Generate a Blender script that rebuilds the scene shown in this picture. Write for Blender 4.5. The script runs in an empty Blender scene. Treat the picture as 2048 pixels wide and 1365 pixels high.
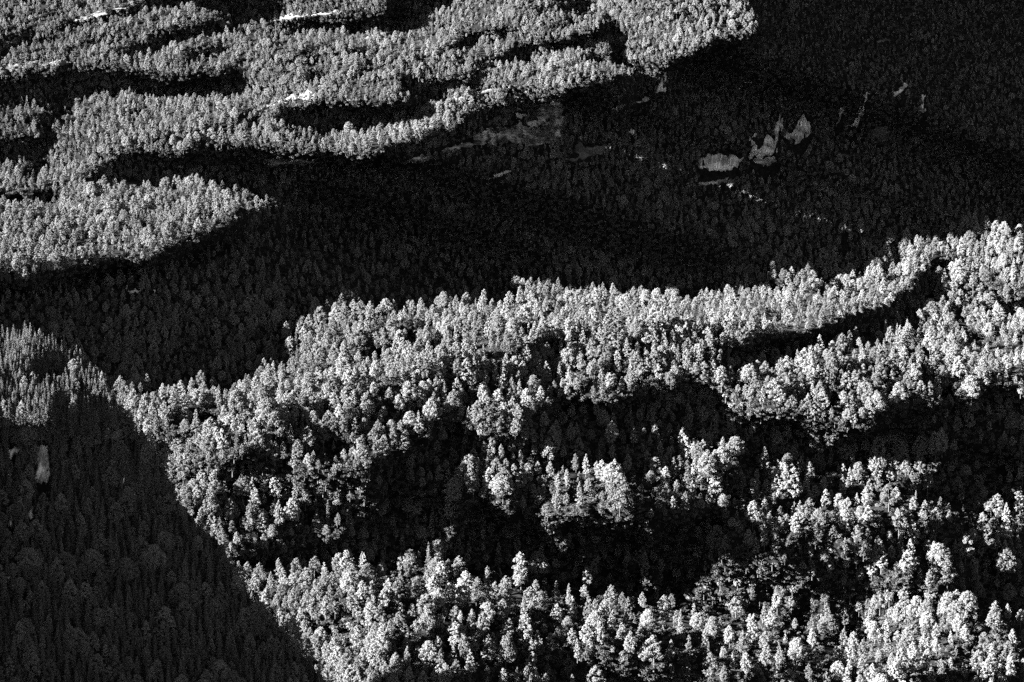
import bpy, math, random
import numpy as np

# ------------------------------------------------------------------ camera, light, exposure
SC = bpy.context.scene
COL = SC.collection
R = math.radians
TH = 0.184                      # tangent of half the horizontal field of view
PITCH = R(-3.0)
CAMZ = 500.0
cam_d = bpy.data.cameras.new('camera')
cam = bpy.data.objects.new('camera', cam_d)
COL.objects.link(cam)
cam.location = (0, 0, CAMZ)
cam.rotation_euler = (R(90) + PITCH, 0, 0)
cam_d.sensor_width = 36
cam_d.lens = 18 / TH
cam_d.clip_start = 1
cam_d.clip_end = 60000
SC.camera = cam

SUN_EL, SUN_FRONT = R(17), R(24)          # height of the sun; how far it stands on the viewer's side of due left
LW = np.array([-math.cos(SUN_EL) * math.cos(SUN_FRONT), -math.cos(SUN_EL) * math.sin(SUN_FRONT), math.sin(SUN_EL)])
sd = bpy.data.lights.new('sun', 'SUN')
sd.energy = 5.0
sd.angle = R(0.5)
sd.color = (1.0, 1.0, 1.0)
sun = bpy.data.objects.new('sun', sd)
COL.objects.link(sun)
from mathutils import Vector, Matrix
sun.rotation_euler = Vector(LW).to_track_quat('Z', 'Y').to_euler()
sun.location = (-600, 500, 1500)

world = bpy.data.worlds.new('World')
SC.world = world
world.use_nodes = True
nt = world.node_tree
nt.nodes.clear()
sky = nt.nodes.new('ShaderNodeTexSky')
sky.sky_type = 'NISHITA'
sky.sun_disc = False
sky.sun_elevation = SUN_EL
sky.sun_rotation = math.atan2(LW[0], LW[1]) % (2 * math.pi)
sky.altitude = 1500; sky.air_density = 0.25; sky.dust_density = 0.1
bw = nt.nodes.new('ShaderNodeSeparateColor')      # black and white film behind a red filter: the sky reads by its red alone
bg = nt.nodes.new('ShaderNodeBackground')
wo = nt.nodes.new('ShaderNodeOutputWorld')
nt.links.new(sky.outputs[0], bw.inputs[0])
nt.links.new(bw.outputs[0], bg.inputs[0])
nt.links.new(bg.outputs[0], wo.inputs[0])
bg.inputs[1].default_value = 0.05
SC.view_settings.view_transform = 'Standard'
SC.view_settings.look = 'None'
SC.view_settings.gamma = 1
SC.view_settings.exposure = 3.95
SC.cycles.max_bounces = 4
SC.cycles.diffuse_bounces = 2
SC.cycles.glossy_bounces = 1
SC.cycles.use_denoising = False
SC.cycles.use_adaptive_sampling = False
SC.cycles.denoiser = 'OPENIMAGEDENOISE'
SC.cycles.denoising_input_passes = 'RGB_ALBEDO_NORMAL'
SC.cycles.denoising_prefilter = 'ACCURATE'

# SOLVER-BEGIN
# ------------------------------------------------------------------ where light and shade fall on the mountainside
# (plan of the lie of the land, in units of the photograph's 2048 x 1365 frame)
def crop(pts, x0, y0):
    return [(x0 + p[0] / 2.926, y0 + p[1] / 2.926) + tuple(q / 2.926 for q in p[2:]) for p in pts]

LV_STEP = 4
LX0, LY0, LX1, LY1 = -100, -100, 2148, 1465
lx = np.arange(LX0, LX1, LV_STEP); ly = np.arange(LY0, LY1, LV_STEP)
GX, GY = np.meshgrid(lx, ly)

def in_poly(pts, X, Y):
    ins = np.zeros(X.shape, bool)
    n = len(pts)
    for i in range(n):
        x1, y1 = pts[i][:2]; x2, y2 = pts[(i + 1) % n][:2]
        if y1 == y2: continue
        c = ((y1 > Y) != (y2 > Y)) & (X < (x2 - x1) * (Y - y1) / (y2 - y1) + x1)
        ins ^= c
    return ins

def seg_dist(pts, X, Y):
    d = np.full(X.shape, 1e9)
    for (x1, y1), (x2, y2) in zip(pts[:-1], pts[1:]):
        dx, dy = x2 - x1, y2 - y1
        t = np.clip(((X - x1) * dx + (Y - y1) * dy) / (dx * dx + dy * dy + 1e-9), 0, 1)
        d = np.minimum(d, np.hypot(X - x1 - t * dx, Y - y1 - t * dy))
    return d

def vnoise(X, Y, scale, seed):
    """smooth value noise, -1..1"""
    r = np.random.RandomState(seed)
    T = r.rand(256, 256) * 2 - 1
    x = X / scale + 1000.37 + seed; y = Y / scale + 1000.71 + seed * 3
    xi = np.floor(x).astype(int); yi = np.floor(y).astype(int)
    fx = x - xi; fy = y - yi
    fx = fx * fx * (3 - 2 * fx); fy = fy * fy * (3 - 2 * fy)
    a = T[yi % 256, xi % 256]; b = T[yi % 256, (xi + 1) % 256]
    c = T[(yi + 1) % 256, xi % 256]; d = T[(yi + 1) % 256, (xi + 1) % 256]
    return (a * (1 - fx) + b * fx) * (1 - fy) + (c * (1 - fx) + d * fx) * fy

def blur(A, s):
    r = int(3 * s + 1)
    k = np.exp(-0.5 * (np.arange(-r, r + 1) / s) ** 2); k /= k.sum()
    P = np.pad(A, ((r, r), (0, 0)), 'edge')
    A = sum(k[i] * P[i:i + A.shape[0]] for i in range(2 * r + 1))
    P = np.pad(A, ((0, 0), (r, r)), 'edge')
    return sum(k[i] * P[:, i:i + A.shape[1]] for i in range(2 * r + 1))

WX = GX + 7 * vnoise(GX, GY, 26, 1); WY = GY + 6 * vnoise(GX, GY, 26, 2)
LV = np.zeros(GX.shape)
def poly(v, pts): LV[in_poly(pts, WX, WY)] = v
def stroke(v, w, pts): LV[seg_dist(pts, WX, WY) < w / 2] = v
def dots(v, pts, grow=.84):
    for x, y, rx, ry in pts:
        g_ = grow if max(rx, ry) > 9 else 1.05
        m = ((GX - x) / (rx * g_)) ** 2 + ((GY - y) / (ry * g_)) ** 2 < 1
        LV[m] = np.maximum(LV[m], v)

# upper left terraces
poly(1, [(-200, -200), (1480, -200), (1498, 0), (1526, 55), (1500, 72), (1433, 85), (1390, 105), (1345, 125), (1332, 140), (1300, 150), (1262, 130), (1248, 150),
         (1130, 175), (1128, 192), (1060, 197), (1000, 203), (935, 218), (915, 245), (870, 262), (830, 278), (790, 285), (735, 312), (700, 318),
         (650, 300), (598, 304), (547, 300), (478, 290), (410, 284), (352, 311), (290, 300), (239, 296), (219, 328), (178, 345), (171, 366), (219, 362),
         (290, 362), (308, 386), (338, 362), (386, 348), (427, 366), (468, 393), (488, 400), (496, 418), (470, 440), (448, 455), (369, 484),
         (290, 518), (191, 518), (120, 535), (68, 563), (-200, 556)])
poly(0, [(-100, 160), (44, 147), (137, 133), (212, 133), (290, 143), (294, 171), (340, 160), (380, 148), (472, 137), (478, 178), (410, 191), (325, 191), (239, 185),
         (150, 185), (147, 222), (102, 240), (96, 300), (103, 325), (65, 345), (45, 318), (-100, 338)])
poly(1, [(-100, 200), (0, 205), (82, 212), (80, 265), (35, 272), (-100, 268)])
dots(.8, [(61, 164, 9, 7), (106, 159, 10, 4), (34, 178, 14, 6), (250, 140, 10, 8)])
stroke(0, 18, [(-60, 400), (0, 394), (50, 392), (92, 384)])
stroke(0, 20, [(250, 106), (290, 94), (330, 72), (400, 56), (450, 40), (510, 24), (560, 8)])
poly(0, [(300, 12), (294, -20), (560, -20), (545, 12), (520, 40), (460, 62), (455, 30), (400, 16), (330, 12)])
stroke(0, 11, [(123, 52), (170, 42), (215, 32), (260, 22), (300, 5)])
stroke(0, 12, [(375, 108), (445, 97)])
stroke(0, 22, [(548, 66), (580, 58), (640, 48), (700, 52)])
poly(0, [(700, 62), (780, 52), (830, 42), (870, 18), (920, -10), (775, -20), (778, 30), (700, 36)])
poly(0, [(540, 240), (575, 208), (655, 202), (700, 205), (790, 207), (850, 190), (802, 176), (904, 160), (890, 187), (850, 215), (790, 228), (760, 248),
         (700, 262), (650, 266), (600, 262), (560, 248)])
stroke(0, 16, [(905, 92), (940, 76), (1008, 60)])
stroke(0, 17, [(1010, 115), (1050, 96), (1110, 88), (1160, 76), (1215, 62)])
stroke(0, 8, [(920, 124), (1000, 116), (1060, 112)])
stroke(0, 24, [(1212, 48), (1232, 80), (1240, 112)])
stroke(0, 14, [(1170, 117), (1250, 125), (1290, 142)])
stroke(0, 16, [(1120, 0), (1150, 4), (1178, 0)])
stroke(0, 8, [(800, 172), (905, 158)])
streak = .65 * vnoise(GX * .24, GY + .19 * GX, 9, 81) + .5 * vnoise(GX * .35, GY + .19 * GX, 26, 82)
LV[(streak > .42) & (GY < 330 - .13 * GX) & (GX < 1250) & (LV > .5)] = .35
stroke(.3, 7, [(880, 205), (990, 184), (1060, 186)])
stroke(.3, 7, [(130, 96), (200, 88), (280, 78)])
stroke(.3, 7, [(560, 130), (640, 112), (760, 98)])
# middle band
poly(1, [(130, 790), (222, 772), (273, 768), (325, 780), (359, 760), (427, 753), (485, 740), (512, 698), (564, 674), (595, 657), (615, 633), (650, 616), (690, 602),
         (760, 606), (850, 594), (940, 588), (1010, 572), (1060, 562), (1130, 566), (1200, 548), (1260, 586), (1330, 582), (1390, 590), (1440, 566), (1520, 532),
         (1570, 532), (1640, 548), (1652, 588), (1672, 580), (1700, 546), (1740, 532), (1790, 512), (1812, 476), (1850, 468), (1880, 462), (1920, 440), (1960, 418),
         (2048, 458), (2250, 400), (2250, 780), (2048, 790), (1990, 772), (1950, 795), (1900, 800), (1860, 800), (1800, 812), (1760, 838), (1700, 850), (1665, 872), (1630, 862),
         (1600, 832), (1560, 818), (1480, 830), (1440, 800), (1430, 772), (1397, 750), (1340, 770), (1281, 780), (1226, 792), (1161, 780), (1110, 800), (1093, 819), (1025, 850),
         (956, 857), (922, 850), (905, 822), (885, 850), (864, 860), (802, 894), (768, 915), (700, 925), (640, 930), (560, 900), (500, 900), (420, 925), (330, 930), (200, 830)])
gap = .6 * vnoise(GX, GY + .3 * GX, 24, 83) + .55 * vnoise(GX * .6, GY + .3 * GX, 44, 84)
LV[(gap > .40) & (GY > 560) & (GY < 930) & (LV > .5)] = .42
stroke(0, 34, [(1470, 700), (1560, 676), (1640, 668), (1700, 645)])
stroke(0, 50, [(1700, 645), (1740, 635), (1790, 612), (1850, 580)])
stroke(0.1, 26, [(1650, 775), (1685, 785)])
stroke(.25, 26, [(1470, 735), (1560, 722)])
stroke(.15, 22, [(1850, 765), (1890, 775)])
stroke(.2, 18, [(1930, 660), (1990, 690), (2040, 700)])
stroke(0, 14, [(1500, 610), (1560, 640)])
stroke(0, 26, [(1850, 560), (1870, 530), (1895, 510)])
dots(0, [])
for p in crop([(590, 925, 60, 32), (870, 975, 45, 30), (600, 1150, 50, 55), (1180, 665, 50, 35), (330, 600, 70, 35), (540, 650, 50, 25), (1600, 870, 60, 26), (470, 1000, 30, 30),
               (1700, 690, 60, 20), (1300, 1010, 80, 26), (150, 700, 60, 25), (1380, 330, 90, 40)], 700, 450):
    LV[((GX - p[0]) / p[2]) ** 2 + ((GY - p[1]) / p[3]) ** 2 < 1] = 0.1
stroke(.2, 12, [(500, 960), (520, 900), (560, 870), (620, 830)])
stroke(.2, 12, [(640, 900), (700, 880), (760, 850), (860, 800)])
stroke(.1, 16, [(370, 830), (400, 815), (440, 850)])
dots(.9, crop([(655, 830, 18, 30), (875, 830, 15, 22), (1150, 830, 20, 28), (820, 890, 22, 22), (920, 900, 25, 25)], 0, 450))
dots(.8, [(1704, 505, 15, 10), (1745, 512, 8, 8), (760, 572, 5, 5), (770, 580, 8, 8)])
# sparse lower slopes: the ground just in shade, taller crowns reaching the light
WX, WY = GX + 18 * vnoise(GX, GY, 60, 3) + 8 * vnoise(GX, GY, 24, 4), GY + 16 * vnoise(GX, GY, 50, 5) + 8 * vnoise(GX, GY, 22, 6)
def sparse(v, pts):
    m = in_poly(pts, WX, WY); LV[m] = np.maximum(LV[m], v)
sparse(.61, [(1440, 830), (1500, 930), (1560, 960), (1700, 900), (1850, 900), (1990, 960), (2010, 1090), (1900, 1130), (1990, 1200), (2040, 1300), (2030, 1500), (1360, 1500), (1330, 1240), (1420, 1080), (1430, 980)])
sparse(.55, [(760, 1090), (880, 1100), (960, 1160), (1100, 1150), (1240, 1180), (1400, 1200), (1420, 1500), (700, 1500)])
sparse(.59, [(930, 850), (1080, 830), (1240, 850), (1400, 850), (1430, 930), (1420, 1010), (1250, 1025), (1050, 1030), (960, 990)])
sparse(.62, [(330, 900), (420, 920), (560, 890), (700, 920), (740, 960), (740, 1010), (600, 1090), (470, 1090), (350, 990)])
r_ = np.random.RandomState(17)
for _ in range(90):
    x_, y_ = r_.uniform(600, 2040), r_.uniform(880, 1350)
    LV[((GX - x_) / r_.uniform(13, 22)) ** 2 + ((GY - y_) / r_.uniform(17, 30)) ** 2 < 1] = .9
sparse(.5, [(2020, 880), (2100, 850), (2100, 1060), (2020, 1040)])
# single crowns and small clumps that reach into the light
dots(.9, crop([(60, 60, 70, 90), (20, 220, 60, 60), (60, 320, 50, 40), (380, 30, 25, 40), (520, 60, 15, 20), (810, 50, 80, 60), (1020, 20, 60, 30), (700, 150, 40, 30), (810, 165, 20, 15),
    (880, 250, 75, 50), (1030, 165, 45, 50), (1110, 130, 30, 40), (1200, 130, 70, 50), (1235, 175, 35, 40), (1290, 90, 45, 30), (1390, 80, 30, 45), (1530, 80, 20, 40), (1490, 130, 25, 50),
    (1380, 190, 45, 40), (1400, 240, 40, 50), (1180, 300, 130, 45), (1300, 300, 110, 50), (1480, 270, 40, 50), (1570, 250, 60, 80), (1785, 100, 15, 50), (1890, 100, 40, 30),
    (1860, 230, 30, 55), (1910, 240, 25, 55), (1780, 310, 30, 25), (1740, 210, 30, 20), (1990, 40, 40, 50), (2040, 140, 20, 30), (800, 435, 20, 18), (240, 570, 25, 40), (310, 550, 25, 35),
    (320, 640, 60, 50), (170, 620, 30, 25), (430, 620, 60, 40), (495, 680, 35, 60), (350, 720, 40, 40), (405, 690, 25, 15),
    (315, 880, 35, 70), (480, 840, 130, 90), (420, 1000, 60, 110), (540, 1000, 110, 90), (660, 800, 20, 40), (715, 830, 30, 70), (805, 860, 22, 45), (650, 930, 40, 40), (740, 940, 30, 35),
    (710, 1020, 40, 60), (790, 1030, 45, 55), (885, 930, 40, 70), (900, 1060, 80, 60), (950, 960, 30, 40), (1005, 1050, 30, 140), (1090, 970, 25, 45), (1070, 890, 15, 30), (1075, 690, 18, 25),
    (1200, 720, 22, 28), (1140, 640, 30, 30), (950, 690, 40, 40), (905, 730, 18, 30), (980, 810, 30, 55), (900, 810, 25, 40), (1080, 790, 50, 50), (1115, 750, 20, 30), (1260, 800, 35, 50),
    (800, 760, 25, 30), (1260, 1000, 80, 60), (1230, 930, 40, 30), (1190, 1100, 40, 45), (1320, 1130, 45, 35), (1100, 1110, 45, 40), (1420, 880, 30, 50), (1500, 870, 50, 60),
    (1460, 1000, 80, 130), (1480, 1140, 50, 60), (1530, 800, 30, 30), (1610, 860, 25, 40), (1600, 960, 60, 50), (1660, 1030, 40, 50), (1730, 1000, 35, 60), (1810, 920, 18, 60),
    (1860, 940, 22, 40), (1900, 990, 60, 60), (2030, 790, 30, 50), (1940, 840, 25, 50), (700, 1220, 45, 70), (590, 1230, 30, 50), (840, 1190, 40, 30), (930, 1280, 50, 55), (880, 1350, 60, 20),
    (450, 1270, 50, 60), (560, 1310, 50, 40), (1050, 1290, 30, 30), (1270, 1260, 18, 22), (1630, 1270, 20, 50), (1830, 1150, 20, 30), (1900, 1330, 45, 40), (2000, 1300, 30, 50),
    (430, 1180, 50, 50), (300, 1230, 80, 60)], 700, 899))
poly(.95, crop([(-60, 600), (60, 630), (130, 750), (210, 760), (270, 840), (260, 1000), (180, 1130), (180, 1180), (380, 1363), (420, 1600), (-60, 1600)], 700, 899))
dots(.9, crop([(110, 60, 50, 50), (180, 130, 50, 50), (10, 100, 15, 40), (10, 230, 30, 50), (210, 225, 20, 20), (235, 300, 18, 35), (245, 370, 40, 25), (420, 215, 25, 30), (490, 230, 50, 50),
    (485, 130, 20, 30), (610, 230, 30, 20), (730, 290, 35, 40), (840, 210, 25, 30), (270, 440, 45, 35), (280, 600, 75, 100), (430, 650, 50, 40), (160, 600, 40, 35), (180, 520, 20, 15),
    (510, 420, 50, 70), (640, 430, 50, 90), (720, 390, 50, 80), (790, 360, 20, 50), (830, 450, 30, 60), (960, 520, 30, 35), (490, 560, 50, 60), (560, 500, 20, 30), (590, 580, 40, 35),
    (650, 560, 20, 30), (640, 650, 35, 30), (980, 170, 30, 60), (1050, 160, 50, 50), (1010, 300, 50, 90), (1120, 260, 60, 70), (1220, 280, 60, 60), (1130, 350, 60, 60), (900, 280, 20, 40),
    (900, 350, 40, 40), (1310, 330, 18, 50), (1310, 430, 40, 70), (1410, 60, 20, 40), (1360, 170, 25, 30), (1310, 110, 15, 25), (1280, 150, 20, 15), (1425, 95, 20, 20), (1410, 150, 15, 25),
    (1080, 490, 25, 30), (1110, 570, 35, 35), (1195, 550, 20, 45), (1180, 640, 45, 60), (1260, 660, 40, 70), (1380, 580, 50, 45), (1500, 580, 40, 60), (1530, 640, 25, 30), (1460, 740, 45, 60),
    (1330, 730, 30, 30), (1830, 450, 55, 60), (1830, 250, 40, 50), (1895, 260, 20, 40), (1750, 235, 15, 15), (1980, 150, 40, 60), (2030, 110, 30, 40), (2010, 210, 40, 40), (1830, 50, 20, 20),
    (2040, 20, 20, 40), (170, 700, 20, 25), (140, 790, 30, 40), (200, 860, 50, 35), (340, 760, 30, 50), (325, 850, 30, 40), (470, 770, 40, 60), (660, 720, 45, 30), (650, 820, 60, 60),
    (660, 890, 25, 25), (620, 760, 40, 40), (830, 600, 30, 30), (820, 690, 18, 50), (870, 840, 50, 50), (860, 900, 50, 30), (910, 920, 30, 40), (1030, 740, 30, 30), (1020, 910, 25, 40),
    (140, 940, 30, 35), (160, 1010, 25, 35), (20, 990, 40, 60), (290, 1060, 40, 60), (290, 1150, 50, 50), (350, 1070, 35, 40), (460, 1070, 25, 45), (475, 990, 18, 20), (580, 1000, 25, 50),
    (820, 970, 18, 25), (880, 1010, 55, 45), (520, 1150, 40, 60), (600, 1160, 35, 60), (590, 1250, 60, 60), (830, 1160, 40, 60), (730, 1200, 35, 35),
    (1660, 1180, 25, 30), (1560, 1240, 40, 40), (1580, 1100, 40, 30), (1780, 1100, 40, 40), (1990, 1150, 30, 50), (1890, 940, 30, 50), (1930, 1020, 30, 30), (300, 1270, 50, 50),
    (210, 1330, 50, 40), (100, 1290, 25, 40), (160, 1280, 25, 30), (20, 1340, 40, 40), (430, 1330, 25, 40), (860, 1340, 40, 50), (960, 1330, 30, 40), (770, 1280, 50, 40), (900, 1180, 15, 30),
    (1870, 1120, 40, 30)], 1348, 899))
poly(1, crop([(1060, 930), (1080, 850), (1150, 810), (1250, 830), (1380, 770), (1440, 800), (1470, 870), (1540, 860), (1640, 820), (1750, 870), (1750, 980), (1740, 1060), (1640, 1100),
    (1560, 1130), (1450, 1150), (1510, 1200), (1500, 1600), (1000, 1600), (970, 1200), (1040, 1130), (1040, 1000)], 1348, 899))
dots(.2, crop([(1350, 1020, 45, 40), (1590, 960, 30, 30), (1250, 1170, 40, 25), (1420, 1130, 30, 30)], 1348, 899))
dots(.9, crop([(1050, 170, 25, 30), (1050, 320, 50, 50), (1110, 210, 20, 50), (1120, 280, 35, 35), (1225, 90, 50, 50), (1205, 150, 40, 40), (1210, 240, 50, 70), (1275, 200, 20, 40),
    (1350, 80, 20, 25), (1440, 110, 15, 30), (1460, 230, 60, 60), (1530, 120, 20, 40), (1560, 160, 25, 30), (1150, 410, 60, 50), (1100, 350, 40, 40), (1200, 460, 40, 40), (1280, 530, 70, 45),
    (1350, 520, 50, 40), (1290, 620, 60, 40), (1410, 380, 25, 35), (1480, 370, 50, 40), (1470, 450, 30, 50), (1390, 460, 20, 40), (1480, 560, 30, 40), (1740, 100, 70, 110), (1710, 230, 60, 60),
    (1890, 80, 50, 50), (1640, 130, 25, 30), (1680, 320, 40, 25), (1590, 310, 30, 30), (1590, 390, 40, 50), (1740, 370, 20, 25), (1810, 290, 25, 30), (1870, 280, 20, 30), (1605, 460, 15, 35),
    (1700, 530, 15, 20), (1960, 250, 30, 30), (1000, 120, 30, 60), (1000, 30, 60, 60)], 0, 899))
poly(1, crop([(1300, 740), (1430, 620), (1550, 650), (1650, 690), (1780, 720), (1850, 660), (1900, 690), (1980, 620), (2060, 600), (2060, 1600), (1930, 1600), (1500, 1363), (1300, 880)], 0, 899))
for p in crop([(1560, 930, 60, 30), (1840, 1010, 60, 30), (1960, 1000, 30, 40), (1700, 960, 30, 30), (1990, 880, 30, 30)], 0, 899):
    LV[((GX - p[0]) / p[2]) ** 2 + ((GY - p[1]) / p[3]) ** 2 < 1] = 0.1
dots(.9, crop([(915, 450, 32, 30), (925, 495, 14, 14), (440, 575, 12, 16), (480, 582, 14, 12), (572, 580, 14, 14), (640, 605, 32, 25), (770, 580, 17, 17), (740, 605, 17, 12), (765, 625, 12, 12),
    (1070, 430, 12, 10)], 1348, 0))

# knoll outline and its own light
KN = [(x_, y_ + 11) for x_, y_ in [(-400, 640), (-200, 655), (-60, 662), (0, 668), (60, 668), (110, 692), (160, 722), (190, 747), (215, 778), (238, 815), (270, 852), (300, 884), (320, 922), (340, 978), (370, 1034), (420, 1085),
      (470, 1155), (520, 1214), (600, 1294), (642, 1350), (668, 1385), (760, 1500), (820, 1600)]]
LVK = np.zeros(GX.shape)
LVK[in_poly([(-200, 600), (60, 650), (160, 715), (215, 775), (238, 815), (225, 825), (200, 800), (150, 815), (110, 835), (60, 838), (0, 848), (-200, 840)], WX, WY)] = 1
for x, y, rx, ry in crop([(290, 850, 75, 65), (360, 1060, 55, 50), (470, 960, 30, 70), (210, 870, 40, 30)], 0, 450):
    LVK[((GX - x) / rx) ** 2 + ((GY - y) / ry) ** 2 < 1] = 0
for x, y, rx, ry in crop([(410, 1040, 20, 40), (420, 1200, 30, 40), (490, 1170, 25, 40), (560, 1210, 14, 35), (370, 1180, 25, 20), (540, 1060, 40, 30), (450, 1300, 30, 30), (230, 1290, 12, 10)], 0, 450):
    LVK[((GX - x) / rx) ** 2 + ((GY - y) / ry) ** 2 < 1] = .9

def sample(A, x, y, x0, y0, st):
    fx = np.clip((np.asarray(x, float) - x0) / st, 0, A.shape[1] - 1.001)
    fy = np.clip((np.asarray(y, float) - y0) / st, 0, A.shape[0] - 1.001)
    i = fx.astype(int); j = fy.astype(int); fx = fx - i; fy = fy - j
    return (A[j, i] * (1 - fx) + A[j, i + 1] * fx) * (1 - fy) + (A[j + 1, i] * (1 - fx) + A[j + 1, i + 1] * fx) * fy

# camera basis and the sun in it
UPC = np.array([0, -math.sin(PITCH), math.cos(PITCH)]); FWD = np.array([0, math.cos(PITCH), math.sin(PITCH)])
Lr, Lu, Lf = LW[0], float(LW @ UPC), float(LW @ FWD)
def tan_xy(px, py):
    return (np.asarray(px, float) - 1024) / 1024 * TH, -(np.asarray(py, float) - 682.5) / 1024 * TH
def to_world(px, py, D):
    tx, ty = tan_xy(px, py)
    P = np.stack([tx * D, D * (FWD[1] + ty * UPC[1]), CAMZ + D * (FWD[2] + ty * UPC[2])], -1)
    return P
def to_pix(P):
    P = np.asarray(P) - np.array([0, 0, CAMZ])
    d = P @ FWD
    return 1024 + P[..., 0] / d / TH * 1024, 682.5 - (P @ UPC) / d / TH * 1024, d

# tree height by place
def tree_h(px, py):
    h = np.interp(py, [0, 150, 300, 450, 600, 750, 900, 1365], [5.4, 6.0, 7.4, 9.2, 9.8, 10.6, 11.4, 12.4])
    right = np.clip((px - 1100) / 700, 0, 1) * np.clip((520 - py) / 300, 0, 1)
    return h * (1 - 0.22 * right) * (1 + 0.10 * np.clip((px - 1024) / 1024, -1, 1.2))

ST = 6
SX0, SY0 = -1100, -420
sx = np.arange(SX0, 2500, ST); sy = np.arange(SY0, 1720, ST)
SXg, SYg = np.meshgrid(sx, sy)
def solve(level, B, marg, klim=2.6):
    """terrain depth whose lit and shaded parts follow `level` for the low sun: light parts stay on the sunny side of the
    shadow cast by everything towards the sun, dark parts lie behind it"""
    ny, nx = B.shape
    D = np.zeros_like(B); S = np.full_like(B, 1e6)
    D[:, 0] = B[:, 0]
    dk = (level < .02)
    tx, ty = tan_xy(sx, sy)
    dtx = tx[1] - tx[0]
    for j in range(1, nx):
        q = np.minimum(S[:, j - 1], D[:, j - 1])
        qs = np.minimum(q, 9e5)
        # a ray from the sun leaving (tx[j-1], ty) at depth q, arriving at tx[j]
        t = qs * dtx / (-Lr + tx[j] * Lf)
        d2 = qs - t * Lf
        y2 = (ty * qs - t * Lu) / d2
        Sj = np.interp(-ty, -y2, d2)
        Sj = np.where(np.interp(-ty, -y2, q) > 8e5, 1e6, Sj)
        S[:, j] = Sj
        dxm = dtx * B[:, j]
        lit = np.minimum(np.maximum(B[:, j], D[:, j - 1] - 0.8 * dxm), Sj - 0.3)
        Sf = np.where(Sj < 8e5, Sj, 0)
        Pf = np.pad(Sf, (10, 8), 'edge')
        Sn = np.max([Pf[k:k + ny] for k in range(7, 14)], 0)
        Sd = np.max([Pf[k:k + ny] for k in range(19)], 0)
        Sd = np.where((sy < 330) & (sx[j] < 1250), Sn, Sd)        # trees rooted here must not reach up into light
        Sd = np.where(dk[:, j], Sd, Sf)
        dark = np.maximum(B[:, j], Sd + marg[:, j])
        T = lit * level[:, j] + dark * (1 - level[:, j])
        step = klim * dtx * B[:, j]
        T = np.clip(T, D[:, j - 1] - step, D[:, j - 1] + step * 1.6)
        P = np.pad(T, 1, 'edge')
        D[:, j] = .2 * P[:-2] + .6 * T + .2 * P[2:]
    return D, S

HG = tree_h(SXg, SYg)
def grid_level(A, off):
    g = sample(A, SXg, SYg - off, LX0, LY0, LV_STEP)
    return g
tx, ty = tan_xy(SXg, SYg)
base = 1760 + 0.26 * tx * 1750 + 1.2 * ty * 1750 * (1 + 0.6 * ty)
base = base + 4 * vnoise(SXg, SYg, 230, 5) + 4 * vnoise(SXg, SYg * 1.6, 90, 6) + 1.6 * vnoise(SXg, SYg * 1.5, 40, 7)
# the upper left faces the sun more squarely
base = base + 0.13 * np.clip(1400 - SXg, 0, 1700) * np.clip((540 - SYg) / 170, 0, 1)
# benches of the upper left run across, slightly rising to the right
ben = np.clip((1500 - SXg) / 300, 0, 1) * np.clip((600 - SYg) / 200, 0, 1)
base = base + ben * 9 * np.sin((SYg + 0.16 * SXg) / 19.0 + 2.2 * vnoise(SXg, SYg, 160, 8)) * (0.6 + 0.4 * vnoise(SXg, SYg, 120, 9))
crown_px = HG * 0.55 / (base * 2 * TH / 2048)
LVG = grid_level(blur(LV, 1.2), -0.0)
LVG = sample(blur(LV, 1.0), SXg, SYg - crown_px, LX0, LY0, LV_STEP)
LVG[SXg < -40] = 1.0
LVG = np.clip((LVG - .3) / .5, 0, 1)
marg = 0.74 * HG + 4.0 * np.clip((600 - SYg) / 100, 0, 1) * np.clip((SXg - 250) / 100, 0, 1)
marg = marg + 45 * np.clip(1 - seg_dist([(1400, 185), (1640, 260), (2060, 400), (2400, 510)], SXg, SYg) / 70, 0, 1) ** .7
marg = marg + 40 * np.clip(1 - seg_dist([(620, 420), (780, 468), (1060, 556)], SXg, SYg) / 60, 0, 1) ** .7 * (SYg < 562)
LVG = np.where((SYg < 870) & ((SYg > 340) | (SXg > 1250)) & ~((SYg < 270) & (SXg > 1470)), np.minimum(LVG, np.roll(LVG, -2, 1)), LVG)
D1, S1 = solve(LVG, base, marg)
D1 = blur(D1, 0.6)
kbase = 1010 + 0.10 * (tx + .12) * 1000 + 1.15 * (ty + .02) * 1000 + 8 * vnoise(SXg, SYg, 130, 15) + 2 * vnoise(SXg, SYg, 50, 16) + 1.0 * vnoise(SXg, SYg * .5, 22, 17)
ed = seg_dist(KN, SXg, SYg)
ed = np.clip(ed / 110, 0, 1)
kbase = kbase + (18 + 30 * np.clip((SYg - 800) / 200, 0, 1)) * (1 - np.sqrt(1 - (1 - ed) ** 2))
LVKG = sample(blur(LVK, 1.0), SXg, SYg - 16, LX0, LY0, LV_STEP)
LVKG[(SXg < -40)] = 1.0
LVKG[(SYg > 870) & (SXg > -60)] = 0
D2, S2 = solve(LVKG, kbase, 6.0 + 0 * HG)
D2 = blur(D2, 0.7)
def depth1(px, py): return sample(D1, px, py, SX0, SY0, ST)
def depth2(px, py): return sample(D2, px, py, SX0, SY0, ST)
# SOLVER-END

# ------------------------------------------------------------------ materials
def mat(name, build):
    m = bpy.data.materials.new(name); m.use_nodes = True
    n = m.node_tree; n.nodes.clear()
    out = n.nodes.new('ShaderNodeOutputMaterial')
    build(n, out)
    return m

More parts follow.
